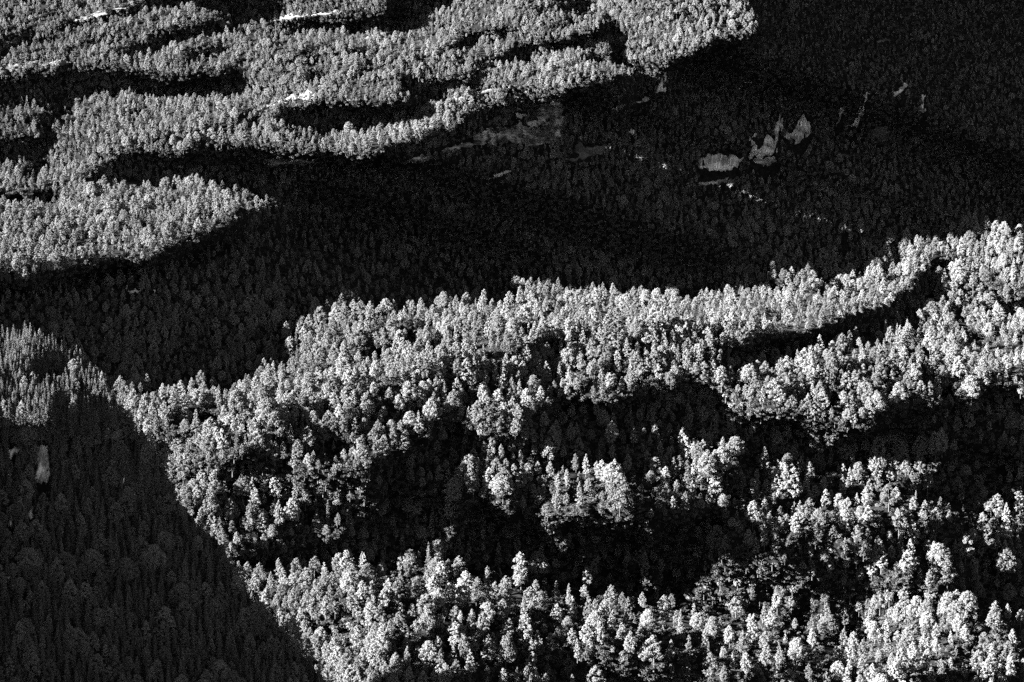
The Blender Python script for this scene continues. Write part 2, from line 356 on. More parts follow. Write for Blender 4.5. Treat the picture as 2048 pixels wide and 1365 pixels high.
def grey_diffuse(name, lo, hi, scale=None, rough=1.0, rand=0.0, transl=0.0, coords='Object'):
    def b(n, out):
        d = n.nodes.new('ShaderNodeBsdfDiffuse'); d.inputs['Roughness'].default_value = rough
        ramp = n.nodes.new('ShaderNodeMapRange')
        ramp.inputs[3].default_value = lo; ramp.inputs[4].default_value = hi
        if rand:
            oi = n.nodes.new('ShaderNodeObjectInfo'); n.links.new(oi.outputs['Random'], ramp.inputs[0])
        else:
            tc = n.nodes.new('ShaderNodeTexCoord'); no = n.nodes.new('ShaderNodeTexNoise')
            no.inputs['Scale'].default_value = scale; no.inputs['Detail'].default_value = 6
            n.links.new(tc.outputs[coords], no.inputs['Vector']); n.links.new(no.outputs['Fac'], ramp.inputs[0])
            ramp.inputs[1].default_value = .3; ramp.inputs[2].default_value = .7
        n.links.new(ramp.outputs[0], d.inputs['Color'])
        sh = d.outputs[0]
        if transl:
            t = n.nodes.new('ShaderNodeBsdfTranslucent'); n.links.new(ramp.outputs[0], t.inputs['Color'])
            mx = n.nodes.new('ShaderNodeMixShader'); mx.inputs[0].default_value = transl
            n.links.new(sh, mx.inputs[1]); n.links.new(t.outputs[0], mx.inputs[2]); sh = mx.outputs[0]
        n.links.new(sh, out.inputs[0])
    return mat(name, b)

M_LEAF = grey_diffuse('birch_leaves', 0.085, 0.185, rand=1, transl=.04)
M_NEEDLE = grey_diffuse('spruce_needles', 0.07, 0.12, rand=1)
M_BARK = grey_diffuse('bark', 0.05, 0.12, scale=3.0)
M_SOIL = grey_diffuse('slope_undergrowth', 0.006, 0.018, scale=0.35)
M_SHRUB = grey_diffuse('shrub_leaves', 0.03, 0.075, rand=1)
def rock_build(lo, hi, stretch):
    def b(n, out):
        d = n.nodes.new('ShaderNodeBsdfDiffuse')
        tc = n.nodes.new('ShaderNodeTexCoord'); mp = n.nodes.new('ShaderNodeMapping')
        mp.inputs['Scale'].default_value = stretch
        n1 = n.nodes.new('ShaderNodeTexNoise'); n1.inputs['Scale'].default_value = 1.0; n1.inputs['Detail'].default_value = 9; n1.inputs['Roughness'].default_value = .7
        n2 = n.nodes.new('ShaderNodeTexNoise'); n2.inputs['Scale'].default_value = 0.09; n2.inputs['Detail'].default_value = 5
        mul = n.nodes.new('ShaderNodeMath'); mul.operation = 'MULTIPLY'
        r = n.nodes.new('ShaderNodeMapRange'); r.inputs[1].default_value = .14; r.inputs[2].default_value = .36
        r.inputs[3].default_value = lo; r.inputs[4].default_value = hi
        n.links.new(tc.outputs['Object'], mp.inputs[0]); n.links.new(mp.outputs[0], n1.inputs['Vector'])
        n.links.new(tc.outputs['Object'], n2.inputs['Vector'])
        n.links.new(n1.outputs['Fac'], mul.inputs[0]); n.links.new(n2.outputs['Fac'], mul.inputs[1])
        n.links.new(mul.outputs[0], r.inputs[0]); n.links.new(r.outputs[0], d.inputs['Color'])
        bp = n.nodes.new('ShaderNodeBump'); bp.inputs['Strength'].default_value = .8; bp.inputs['Distance'].default_value = 1.0
        n.links.new(n1.outputs['Fac'], bp.inputs['Height']); n.links.new(bp.outputs[0], d.inputs['Normal'])
        n.links.new(d.outputs[0], out.inputs[0])
    return b
M_ROCKH = mat('banded_rock', rock_build(.02, .55, (.10, .10, 1.1)))
M_ROCKV = mat('streaked_rock', rock_build(.03, .85, (.8, .4, .07)))
M_SLAB = mat('pale_slab', rock_build(.03, .15, (.5, .5, 1.6)))

# ------------------------------------------------------------------ mesh helpers
def mesh_from(name, V, F, mats, mi=None, smooth=False):
    me = bpy.data.meshes.new(name)
    V = np.asarray(V, np.float32); F = np.asarray(F, np.int32)
    k = F.shape[1]
    me.vertices.add(len(V)); me.vertices.foreach_set('co', V.ravel())
    me.loops.add(F.size); me.loops.foreach_set('vertex_index', F.ravel())
    me.polygons.add(len(F)); me.polygons.foreach_set('loop_start', np.arange(0, F.size, k, dtype=np.int32))
    if mi is not None: me.polygons.foreach_set('material_index', np.asarray(mi, np.int32))
    me.polygons.foreach_set('use_smooth', np.full(len(F), smooth))
    for m in mats: me.materials.append(m)
    me.update(calc_edges=True); me.validate()
    return me

def add(name, me, parent=None, label=None, cat=None, group=None, kind=None, loc=None):
    o = bpy.data.objects.new(name, me); COL.objects.link(o)
    if parent: o.parent = parent
    if label: o['label'] = label
    if cat: o['category'] = cat
    if group: o['group'] = group
    if kind: o['kind'] = kind
    if loc is not None: o.location = loc
    return o

def grid_faces(ny, nx):
    i = np.arange(ny * nx).reshape(ny, nx)
    return np.stack([i[:-1, :-1], i[1:, :-1], i[1:, 1:], i[:-1, 1:]], -1).reshape(-1, 4)

# ------------------------------------------------------------------ terrain
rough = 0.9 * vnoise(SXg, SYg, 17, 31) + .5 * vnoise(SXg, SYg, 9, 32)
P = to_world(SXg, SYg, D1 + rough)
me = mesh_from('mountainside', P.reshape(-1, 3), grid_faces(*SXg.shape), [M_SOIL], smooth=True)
add('mountainside', me, kind='structure', label='dark steep mountainside under the forest')

# knoll: a rounded hill nearer to the viewer, cut along its outline and closed behind it
kx = np.arange(-400, 860, 8); ky = np.arange(600, 1720, 8)
KX, KY = np.meshgrid(kx, ky)
ins = in_poly(KN + [(-400, 1720)], KX, KY) | ((KX < -380) & (KY > 640))
outx = np.interp(ky, [p[1] for p in KN], [p[0] for p in KN])      # outline x for each row
rows = []
NK = 150
kys = np.linspace(679.5, 1600, 170)
KB = [p for p in KN if p[0] >= 0]
ox = np.interp(kys, [p[1] for p in KB], [p[0] for p in KB])
Vk = []
for y, xe in zip(kys, ox):
    xs = np.concatenate([np.linspace(-420, xe, NK)])
    D = depth2(xs, np.full(NK, y)) + .35 * vnoise(xs, np.full(NK, y), 12, 41)
    p = to_world(xs, np.full(NK, y), D)
    back = [p[-1] + np.array([-6 - 4 * k * k, 50 * k, -6 * k]) for k in (1, 2, 3, 4)]
    Vk.append(np.vstack([p, back]))
Vk = np.array(Vk)
# far side of the top
top = Vk[0].copy()
tops = [top + np.array([0, 45 * k, -8 * k * k]) for k in (4, 3, 2, 1)]
Vk = np.concatenate([np.array(tops), Vk], 0)
me = mesh_from('hill', Vk.reshape(-1, 3), grid_faces(Vk.shape[0], Vk.shape[1]), [M_SOIL], smooth=True)
add('hill', me, kind='structure', label='steep rounded hill in front of the mountainside')

# valley floor out to the horizon
g = 30000
me = mesh_from('ground', [(-g, -g, -60), (g, -g, -60), (g, g, -60), (-g, g, -60)], [(0, 1, 2, 3)], [M_SOIL])
add('ground', me, kind='structure', label='valley floor below the slopes')

# ------------------------------------------------------------------ bare rock
ROCKS = []
def rocks(x0, y0, sty, items):
    for pts, lab, *rest in items:
        ROCKS.append((crop(pts, x0, y0), rest[0] if rest else sty, lab))
rocks(700, 0, 'H', [
    ([(715, 790), (800, 750), (880, 735), (960, 745), (1000, 700), (1040, 740), (1080, 690), (1090, 610), (1250, 590), (1257, 740), (1235, 860), (1150, 840), (1090, 865), (1000, 855), (900, 820), (840, 850), (720, 850)],
     'large grey banded cliff face in shade below the sunlit upper terrace'),
    ([(955, 690), (965, 640), (1010, 620), (1040, 680), (990, 700)], 'small pale rock knob directly above the large banded cliff'),
    ([(500, 885), (620, 845), (715, 825), (725, 855), (600, 890), (540, 900)], 'thin grey rock ledge leading left from the banded cliff'),
    ([(1285, 885), (1330, 810), (1370, 850), (1420, 850), (1500, 845), (1512, 885), (1400, 930), (1330, 950), (1250, 968), (1240, 955), (1330, 905)], 'slanting pale rock slab below and right of the banded cliff', 'S'),
    ([(1130, 975), (1180, 935), (1215, 945), (1190, 970)], 'tiny pale rock patch at the lower tip of the slanting slab', 'S'),
    ([(1490, 668), (1560, 612), (1660, 600), (1700, 570), (1760, 550), (1745, 590), (1700, 610), (1640, 612), (1560, 640), (1500, 672)], 'narrow curving rock edge rising right toward the vertical streak'),
    ([(300, 935), (420, 905), (500, 900), (470, 925), (380, 945)], 'faint low ledge left of the thin grey ledge', 'H'),
    ([(820, 1060), (830, 1020), (900, 1000), (960, 985), (940, 1015), (890, 1040)], 'dim broken rock low under the banded cliff', 'H'),
    ([(1630, 800), (1640, 750), (1670, 755), (1665, 800)], 'tiny upright rock chip right of the banded cliff', 'V'),
    ([(1775, 540), (1800, 490), (1838, 420), (1856, 420), (1852, 545)], 'upright grey rock streak under the sunlit tip of the upper forest', 'V'),
])
rocks(0, 0, 'H', [([(1480, 930), (1620, 925), (1900, 935), (1890, 955), (1760, 965), (1580, 985), (1560, 950)], 'faint flat rock ledge below the sunlit terrace on the left'),
    ([(385, 150), (470, 88), (620, 52), (760, 25), (860, 12), (830, 35), (700, 66), (600, 95), (480, 130)], 'long sunlit pale slab above a dark gully at the upper left', 'S'),
    ([(-60, 420), (60, 378), (200, 345), (330, 355), (470, 352), (390, 382), (240, 390), (150, 405), (60, 425), (-60, 450)], 'sunlit pale slab crossing the left edge above a dark gully', 'S'),
    ([(1590, 130), (1640, 70), (1760, 85), (1900, 70), (2040, 58), (1960, 95), (1860, 108), (1740, 112), (1660, 138)], 'sunlit pale slab with long tree shadows near the top edge', 'S'),
    ([(1510, 665), (1560, 610), (1640, 575), (1760, 530), (1880, 490), (1900, 520), (1820, 580), (1700, 598), (1600, 640), (1545, 668)], 'bright sunlit slab tapering to a point above a dark hollow', 'S')])
rocks(700, 0, 'S', [([(545, 610), (590, 575), (700, 545), (800, 525), (890, 520), (1000, 480), (960, 515), (860, 545), (760, 565), (640, 600)], 'thin bright slab edge on the lowest sunlit terrace'),
    ([(40, 240), (120, 200), (240, 180), (360, 165), (300, 195), (200, 215), (110, 240)], 'small sunlit slab in the middle of the upper terraces')])
rocks(0, 450, 'V', [([(728, 400), (745, 280), (760, 280), (757, 370), (800, 365), (835, 372), (825, 398), (770, 408)], 'small hooked rock scar in the shaded valley below the left terrace'),
    ([(915, 325), (925, 300), (945, 302), (938, 325)], 'tiny grey rock dot right of the hooked scar'),
    ([(870, 392), (880, 370), (915, 372), (905, 392)], 'little rock patch low beside the hooked scar')])
rocks(1348, 0, 'V', [
    ([(428, 925), (440, 870), (470, 855), (510, 850), (520, 810), (545, 785), (585, 805), (603, 850), (600, 905), (520, 920)], 'brightest upright cliff face in the dark upper right slope'),
    ([(430, 945), (520, 925), (600, 905), (605, 950), (555, 975), (480, 960)], 'dim rock shelf at the foot of the brightest cliff face', 'H'),
    ([(645, 810), (650, 760), (690, 770), (720, 720), (740, 665), (765, 660), (790, 705), (812, 700), (805, 760), (780, 815), (735, 840), (708, 862), (690, 820)], 'tall streaked cliff face right of the brightest cliff'),
    ([(600, 700), (640, 690), (645, 760), (620, 780)], 'thin dark streaked wall between the two bright cliff faces'),
    ([(130, 1000), (160, 920), (240, 900), (330, 890), (420, 930), (370, 990), (300, 1000), (240, 1010)], 'wide dim cliff left of the brightest cliff face'),
    ([(140, 1095), (150, 1065), (200, 1050), (260, 1050), (360, 1030), (330, 1070), (250, 1085), (180, 1095)], 'low pale ledge at the lower left end of the cliffs', 'H'),
    ([(930, 765), (955, 690), (960, 640), (1000, 615), (1003, 650), (975, 690), (965, 730)], 'slender leaning rock streak left of the forked streak'),
    ([(1000, 745), (1040, 715), (1060, 670), (1100, 620), (1110, 560), (1160, 525), (1130, 600), (1110, 650), (1080, 700), (1075, 735), (1040, 735)], 'forked rock streak climbing right in the dark slope'),
    ([(1140, 760), (1170, 745), (1250, 728), (1255, 755), (1285, 775), (1250, 815), (1200, 860), (1170, 815)], 'isolated pale rock patch at the right end of the cliffs', 'S'),
    ([(1275, 572), (1290, 530), (1330, 505), (1375, 495), (1370, 520), (1335, 550)], 'small streaked rock above the isolated pale patch'),
    ([(968, 925), (985, 900), (1040, 893), (1035, 910), (1000, 932)], 'short rock step below the forked streak', 'S'),
    ([(915, 978), (960, 963), (1005, 962), (985, 982)], 'lowest thin rock step under the forked streak', 'S'),
    ([(1448, 655), (1450, 560), (1475, 550), (1475, 650)], 'faint upright rock stripe near the right edge'),
    ([(560, 905), (600, 690), (625, 640), (612, 760), (610, 900)], 'narrow dark rock pillar beside the brightest cliff face'),
    ([(840, 980), (870, 950), (930, 940), (900, 965)], 'faint rock sliver between the low steps', 'H'),
    ([(430, 860), (450, 780), (480, 760), (470, 840)], 'dark streaked wall at the left of the brightest cliff face'),
    ([(350, 290), (380, 275), (442, 278), (442, 298), (370, 300)], 'short pale ledge under the right tip of the sunlit forest', 'S'),
    ([(1168, 250), (1215, 232), (1262, 222), (1264, 236), (1200, 256)], 'short pale ledge high in the dark upper right slope', 'S')])
rocks(1348, 899, 'H', [])
NK1 = len(ROCKS)
rocks(0, 899, 'V', [
    ([(205, -30), (295, -30), (293, 150), (280, 195), (240, 215), (185, 180), (205, 100)], 'tall streaked rock face high on the near hill'),
    ([(-20, 800), (20, 745), (70, 700), (130, 690), (90, 730), (50, 775), (0, 810)], 'slanting pale rock at the left edge of the near hill'),
    ([(135, 505), (170, 470), (195, 435), (205, 465), (185, 500)], 'small hooked rock low on the near hill'),
    ([(95, 935), (125, 880), (175, 860), (178, 885), (140, 935)], 'small dull rock near the bottom left'),
    ([(30, 60), (40, -10), (115, -10), (105, 30), (70, 60)], 'blunt grey rock at the left end of the near hill cliff'),
    ([(30, 430), (20, 330), (70, 330), (95, 400), (60, 450)], 'dim rock face below the near hill cliff at the left edge'),
    ([(150, 420), (160, 330), (205, 330), (200, 420)], 'narrow dim rock rib on the near hill'),
    ([(700, 230), (705, 180), (735, 130), (740, 170), (720, 230)], 'thin rock rib on the shaded side of the near hill')])

RM = {'H': M_ROCKH, 'V': M_ROCKV, 'S': M_SLAB}
for ri, (pts, sty, lab) in enumerate(ROCKS):
    near = ri >= NK1
    xs = [p[0] for p in pts]; ys = [p[1] for p in pts]
    st = 1.5
    gx = np.arange(min(xs) - 6, max(xs) + 6, st); gy = np.arange(min(ys) - 6, max(ys) + 6, st)
    X, Y = np.meshgrid(gx, gy)
    Xw = X + 4 * vnoise(X, Y, 11, 51 + ri) + 2 * vnoise(X, Y, 4, 53 + ri); Yw = Y + 3 * vnoise(X, Y, 9, 52 + ri) + 2 * vnoise(X, Y, 4, 54 + ri)
    if sty == 'V': Yw = Yw + 5 * vnoise(X, Y * .15, 8, 90 + ri)
    else: Xw = Xw + 7 * vnoise(X * .12, Y, 4.0, 90 + ri)
    I = in_poly(pts, Xw, Yw)
    edge = seg_dist(list(pts) + [pts[0]], Xw, Yw)
    D = (depth2 if near else depth1)(X, Y)
    if sty == 'H' or sty == 'S':
        q = (Y + .18 * X)
        rel = 1.1 * np.abs(vnoise(X * .25, q, 3.2, 61)) + 1.0 * vnoise(X * .4, q, 7, 62) + .3 * vnoise(X, Y, 4, 63)
        if sty == 'S': rel *= .5
    else:
        q = (X + .22 * Y)
        rel = 1.3 * vnoise(q, Y * .22, 3.4, 64) + 1.6 * vnoise(q, Y * .3, 8, 65) + .25 * vnoise(X, Y, 4, 66)
    # stands 1.6 m proud of the slope, its rim running back into the ground
    D = D - 1.5 + rel + 2.8 * (1 - np.clip(edge / 3.0, 0, 1))
    F = grid_faces(*X.shape)
    keep = I.ravel()[F].all(1)
    if keep.sum() < 3: continue
    F = F[keep]
    used = np.unique(F); mp = np.full(X.size, -1); mp[used] = np.arange(len(used))
    V = to_world(X, Y, D).reshape(-1, 3)[used]; F = mp[F]
    # thickness: rim pulled 4 m into the hill
    ed_ = {}
    for f in F:
        for a, b in ((f[0], f[1]), (f[1], f[2]), (f[2], f[3]), (f[3], f[0])):
            k = (min(a, b), max(a, b))
            if k in ed_: ed_[k] = None
            else: ed_[k] = (a, b)
    bd = [e for e in ed_.values() if e]
    bv = sorted({v for e in bd for v in e}); m2 = {v: len(V) + i for i, v in enumerate(bv)}
    c = V.mean(0)
    V2 = V[bv] + np.array([0, 3.5, -1.5]) + (c - V[bv]) * .04
    F2 = [(b, a, m2[a], m2[b]) for a, b in bd]
    org = V.min(0) * 0 + c
    me = mesh_from('rock_face', np.vstack([V, V2]) - org, np.vstack([F, np.array(F2)]), [RM[sty]], smooth=False)
    add('rock_face' if sty != 'S' else 'bare_rock', me, label=lab, cat='cliff' if sty != 'S' else 'rock', kind='thing',
        group='bare rock on the forested slopes', loc=org)

# ------------------------------------------------------------------ trees
def cards(C, N, size, rs, aspect=1.0):
    """one leaf spray per centre C with facing N"""
    n = len(C)
    N = N / (np.linalg.norm(N, axis=1, keepdims=True) + 1e-9)
    a = rs.normal(size=(n, 3)); T = np.cross(N, a); T /= np.linalg.norm(T, axis=1, keepdims=True) + 1e-9
    B = np.cross(N, T)
    s = size * rs.uniform(.6, 1.35, (n, 1))
    T = T * s; B = B * s * aspect
    j = rs.uniform(.55, 1.1, (n, 4, 1))
    V = np.stack([C - T * j[:, 0], C - B * j[:, 1], C + T * j[:, 2], C + B * j[:, 3]], 1).reshape(-1, 3)
    F = np.arange(4 * n).reshape(n, 4)
    return V, F

def tube(path, radii, k=6):
    V = []; F = []
    for i, (p, r) in enumerate(zip(path, radii)):
        p = np.array(p)
        for j in range(k):
            a = 2 * math.pi * j / k
            V.append(p + np.array([math.cos(a) * r, math.sin(a) * r, 0]))
    for i in range(len(path) - 1):
        for j in range(k):
            F.append((i * k + j, i * k + (j + 1) % k, (i + 1) * k + (j + 1) % k, (i + 1) * k + j))
    return np.array(V), np.array(F)

def broadleaf(seed, H=12.0, style=0):
    """crown and trunk of a birch or alder; style 0 round, 1 tall oval, 2 broad, 3 narrow, 4 open"""
    rs = np.random.RandomState(seed)
    w = [3.3, 2.9, 4.4, 2.3, 3.4][style] * rs.uniform(.9, 1.1)
    z0 = [.22, .16, .24, .12, .25][style] * H
    nl = [84, 84, 110, 64, 62][style]
    lean = rs.uniform(-.5, .5, 2)
    cen = []; rad = []
    for i in range(nl):
        t = rs.rand() ** .85
        z = z0 + (H - z0) * (.04 + .93 * t)
        prof = [math.sin(math.pi * min(1, .12 + .86 * t)) ** .62, math.sin(math.pi * min(1, .16 + .82 * t)) ** .75, math.sin(math.pi * min(1, .16 + .80 * t)) ** .6,
                math.sin(math.pi * min(1, .2 + .79 * t)) ** .9, math.sin(math.pi * min(1, .15 + .82 * t)) ** .6][style]
        a = rs.rand() * 6.283
        rr = w * prof * (1.06 - .27 * t) * rs.uniform(.25, 1.0) ** .6 * .97
        cen.append((rr * math.cos(a) + lean[0] * t, rr * math.sin(a) + lean[1] * t, z))
        rad.append(w * rs.uniform(.14, .26) * (1.1 - .5 * t))
    cen.append((lean[0], lean[1], H - w * .3)); rad.append(w * .17)
    cen.append((lean[0], lean[1], H)); rad.append(w * .09)
    cen = np.array(cen); rad = np.array(rad)
    Cs = []; Ns = []
    for c, r in zip(cen, rad):
        n = int(95 * (r / 1.0) ** 1.5 + 14)
        d = rs.normal(size=(n, 3)); d[:, 2] += .25
        d /= np.linalg.norm(d, axis=1, keepdims=True)
        rr = r * rs.uniform(.5, 1.35, (n, 1)) * (1 + .22 * np.sin(d[:, :1] * 9 + seed) * np.cos(d[:, 1:2] * 8))
        p = c + d * rr * np.array([1, 1, .85])
        # leave out what lies deep inside another lobe
        dist = np.linalg.norm(p[:, None] - cen[None], axis=2) / rad[None]
        ok = (dist < .62).sum(1) == 0
        p = p[ok]; d = d[ok]
        Cs.append(p); Ns.append(d + rs.normal(size=d.shape) * .6)
    C = np.vstack(Cs); N = np.vstack(Ns)
    V, F = cards(C, N, .26, rs)
    path = [(0, 0, -1.2), (0, 0, z0), (lean[0] * .3, lean[1] * .3, H * .55), (lean[0] * .8, lean[1] * .8, H * .88)]
    tv, tf = tube(path, [.22, .17, .10, .03])
    allv = [tv]; allf = [tf]; off = len(tv)
    for i in rs.choice(len(cen), 7, replace=False):
        c = cen[i]; zb = max(z0 * .8, c[2] - 1.6)
        bvv, bf = tube([(0, 0, zb), tuple(c * .6 + np.array([0, 0, zb]) * .4), tuple(c)], [.09, .06, .02], 4)
        allv.append(bvv); allf.append(bf + off); off += len(bvv)
    return (V, F), (np.vstack(allv), np.vstack(allf))

def conifer(seed, H=12.0):
    rs = np.random.RandomState(seed)
    w = rs.uniform(1.5, 2.1)
    Cs = []; Ns = []; bt = []
    nw = 17
    for k in range(nw):
        t = k / (nw - 1)
        z = H * (.08 + .88 * t)
        L = w * (1 - t) ** .8 * rs.uniform(.75, 1.15) + .22
        nb = int(7 - 3 * t)
        a0 = rs.rand() * 6.28
        for b in range(nb):
            a = a0 + 6.283 * b / nb + rs.uniform(-.3, .3); Lb = L * rs.uniform(.65, 1.2)
            n = int(6 + 11 * Lb)
            s = rs.rand(n) ** .7
            x = s * Lb
            side = rs.normal(size=n) * .20 * (1.2 - s) * Lb + rs.normal(size=n) * .08
            zz = z - .25 * x - .10 * x * x / Lb + .22 * np.maximum(0, s - .7) * Lb + rs.normal(size=n) * .07
            Cs.append(np.stack([x * math.cos(a) - side * math.sin(a), x * math.sin(a) + side * math.cos(a), zz], 1))
            nn = np.stack([math.cos(a) * .35 * np.ones(n), math.sin(a) * .35 * np.ones(n), np.ones(n)], 1) + rs.normal(size=(n, 3)) * .45
            Ns.append(nn)
    Cs.append(np.stack([rs.normal(size=14) * .07, rs.normal(size=14) * .07, H * rs.uniform(.93, 1.02, 14)], 1)); Ns.append(rs.normal(size=(14, 3)))
    V, F = cards(np.vstack(Cs), np.vstack(Ns), .27, rs, 1.2)
    tv, tf = tube([(0, 0, -1.2), (0, 0, H * .5), (0, 0, H * .97)], [.2, .12, .02])
    return (V, F), (tv, tf)

KINDS_ = []     # (crown mesh, trunk mesh, style name)
STY = ['round', 'oval', 'broad', 'narrow', 'irregular']
NV = 14
for i in range(NV):
    st = [0, 1, 3, 2, 1, 0, 4, 3, 1, 2, 0, 4, 1, 3][i]
    c, t = broadleaf(100 + i, style=st)
    KINDS_.append((c, t, st))
for i in range(5):
    c, t = conifer(200 + i)
    KINDS_.append((c, t, 5))
SRC = bpy.data.collections.new('tree_kinds')        # never linked to the scene: the wood draws its trees from here
CM, TM = [], []
for i, (c, t, st) in enumerate(KINDS_):
    leaf = M_LEAF if st < 5 else M_NEEDLE
    CM.append(mesh_from('crown', c[0], c[1], [leaf]))
    TM.append(mesh_from('trunk', t[0], t[1], [M_BARK]))
    V = np.vstack([c[0], t[0]]); F = np.vstack([c[1], t[1] + len(c[0])])
    me = mesh_from('tree', V, F, [leaf, M_BARK], mi=[0] * len(c[1]) + [1] * len(t[1]))
    o = bpy.data.objects.new('tree_kind_%02d' % i, me); SRC.objects.link(o)
print('faces per kind', [len(c[1]) for c, t, s in KINDS_])

rs = np.random.RandomState(7)
def scatter(x0, y0, x1, y1, rfun, n, seed):
    rs = np.random.RandomState(seed)
    cx = rs.uniform(x0, x1, n); cy = rs.uniform(y0, y1, n)
    rr = rfun(cx, cy)
    ok = rr > 0
    cx, cy, rr = cx[ok], cy[ok], rr[ok]
    cell = 16.0
    H = {}
    out = []
    for i in range(len(cx)):
        x, y, r = cx[i], cy[i], rr[i]
        gx, gy = int(x // cell), int(y // cell)
        R_ = int(r // cell) + 1
        good = True
        for a in range(gx - R_, gx + R_ + 1):
            for b in range(gy - R_, gy + R_ + 1):
                for (u, v, q) in H.get((a, b), ()):
                    m = .5 * (r + q)
                    if (u - x) ** 2 + ((v - y) * 1.12) ** 2 < m * m: good = False; break
                if not good: break
            if not good: break
        if good:
            H.setdefault((gx, gy), []).append((x, y, r)); out.append(i)
    return cx[out], cy[out]

ROCKMASK = np.zeros(GX.shape, bool)
ROCKMASK2 = np.zeros(GX.shape, bool)
SLABMASK = np.zeros(GX.shape, bool)
for ri, (pts, sty, lab) in enumerate(ROCKS):
    hp = 23 if ri >= NK1 else 12 if sty != 'S' else 3
    m = in_poly(pts, GX, GY) | in_poly([(p[0], p[1] + hp) for p in pts], GX, GY) | in_poly([(p[0], p[1] + 2.5 * hp) for p in pts], GX, GY)
    if ri >= NK1: ROCKMASK2 |= m
    elif 'sunlit' in lab or 'bright slab' in lab: SLABMASK |= m
    else: ROCKMASK |= m
def mask_at(M, x, y):
    i = np.clip(((x - LX0) / LV_STEP).round().astype(int), 0, M.shape[1] - 1); j = np.clip(((y - LY0) / LV_STEP).round().astype(int), 0, M.shape[0] - 1)
    return M[j, i]
KPOLY = KN + [(820, 1800), (-400, 1800)]
def r_main(x, y):
    D = depth1(x, y)
    w = tree_h(x, y) * .56
    r = w / (D * 2 * TH / 2048) * .70
    r = r * (1 + .22 * vnoise(x, y, 90, 71))
    lv = sample(LVG, x, y, SX0, SY0, ST)
    r = r * np.where((y > 820) & (lv < .97), 1.36, 1.0) * np.where((y > 1150) & (x > 900), 1.12, 1.0)
    r = np.where(mask_at(SLABMASK, x, y), r * 1.35, r)
    k = in_poly(KPOLY, x, y) & (seg_dist(KN, x, y) > 45)
    r = np.where(k | mask_at(ROCKMASK, x, y), -1, r)
    return r
bx, by = scatter(-420, -160, 2200, 1470, r_main, 110000, 11)
bD = depth1(bx, by)
print('broadleaf', len(bx))
def r_knoll(x, y):
    D = depth2(x, y)
    r = 1.9 / (D * 2 * TH / 2048) * .62 * np.where(y > 860, 1.9, 1.0) * (1 + .25 * vnoise(x, y, 50, 72))
    k = in_poly(KPOLY, x, y) & (y > 679)
    return np.where(k & ~mask_at(ROCKMASK2, x, y), r, -1)
qx, qy = scatter(-160, 655, 820, 1450, r_knoll, 60000, 12)
qD = depth2(qx, qy)
print('knoll', len(qx))

def sunlit(px, py, D, S):       # metres by which a crown reaches past the shadow that falls on it
    return sample(S, px, py, SX0, SY0, ST) - D

n = len(bx)
bh = tree_h(bx, by) * (.56 + .80 * rs.rand(n) ** .9) * (1 + .2 * vnoise(bx, by, 70, 73))
bh = bh * (.78 + .26 * np.clip(sample(LVG, bx, by, SX0, SY0, ST), 0, 1))
lv_ = sample(LVG, bx, by, SX0, SY0, ST)
bh = np.where((lv_ > .1) & (lv_ < .8), bh * np.where(rs.rand(n) < .35, 1.25, .72), bh)
bk = rs.randint(0, NV, n)
# a sprinkling of conifers among the birches
bk = np.where(rs.rand(n) < .03, NV + rs.randint(0, 5, n), bk)
bw_ = rs.uniform(.88, 1.2, n)
m = len(qx)
up = qy < 870
qh = np.where(up, rs.uniform(4.2, 7.4, m), rs.uniform(4.5, 10.5, m))
qk = np.where(rs.rand(m) < np.where(up, .93, .7), NV + rs.randint(0, 5, m), rs.randint(0, NV, m))
qw_ = rs.uniform(.95, 1.3, m)
AX = np.concatenate([bx, qx]); AY = np.concatenate([by, qy]); AD = np.concatenate([bD, qD]); AH = np.concatenate([bh, qh])
AK = np.concatenate([bk, qk]); AW = np.concatenate([bw_, qw_]); AR = rs.uniform(0, 6.283, n + m)
KNO = np.concatenate([np.zeros(n, bool), np.ones(m, bool)])
# a tree on a steep face leans its foot out until the crown stands clear of the slope above it
PX0 = AH / (AD * 2 * TH / 2048)
front = np.full(len(AX), 1e9)
for f in (.3, .5, .7, .95):
    dd = np.where(KNO, depth2(AX, AY - PX0 * f), depth1(AX, AY - PX0 * f))
    front = np.minimum(front, dd - (.20 if f > .8 else .26) * AH * .5)
AD = AD - np.clip(AD - front, 0, 5.0)
AP = to_world(AX, AY, AD)
AS = AH / 12.0
PXH = AH / (AD * 2 * TH / 2048)                     # height in frame units
lit_m = np.concatenate([sunlit(bx, by - .5 * PXH[:n], bD, S1), sunlit(qx, qy - .5 * PXH[n:], qD, S2)])

# the trees that show largest stand as things of their own
inside = (AX > 4) & (AX < 2044) & (AY - PXH * .5 < 1360) & (AY - PXH > 2)
hid = in_poly(KPOLY, AX, AY - PXH * .8) & ~KNO
score = PXH * AW * np.where(lit_m > -2, 1.12, 1.0)
score[~inside | hid] = 0
con = AK >= NV
pick_b = np.argsort(-np.where(con, 0, score))[:300]
pick_c = np.argsort(-np.where(con & KNO, score * np.where(AY < 850, 1.6, 1), 0))[:220]
single = np.zeros(len(AX), bool); single[pick_b] = True; single[pick_c] = True

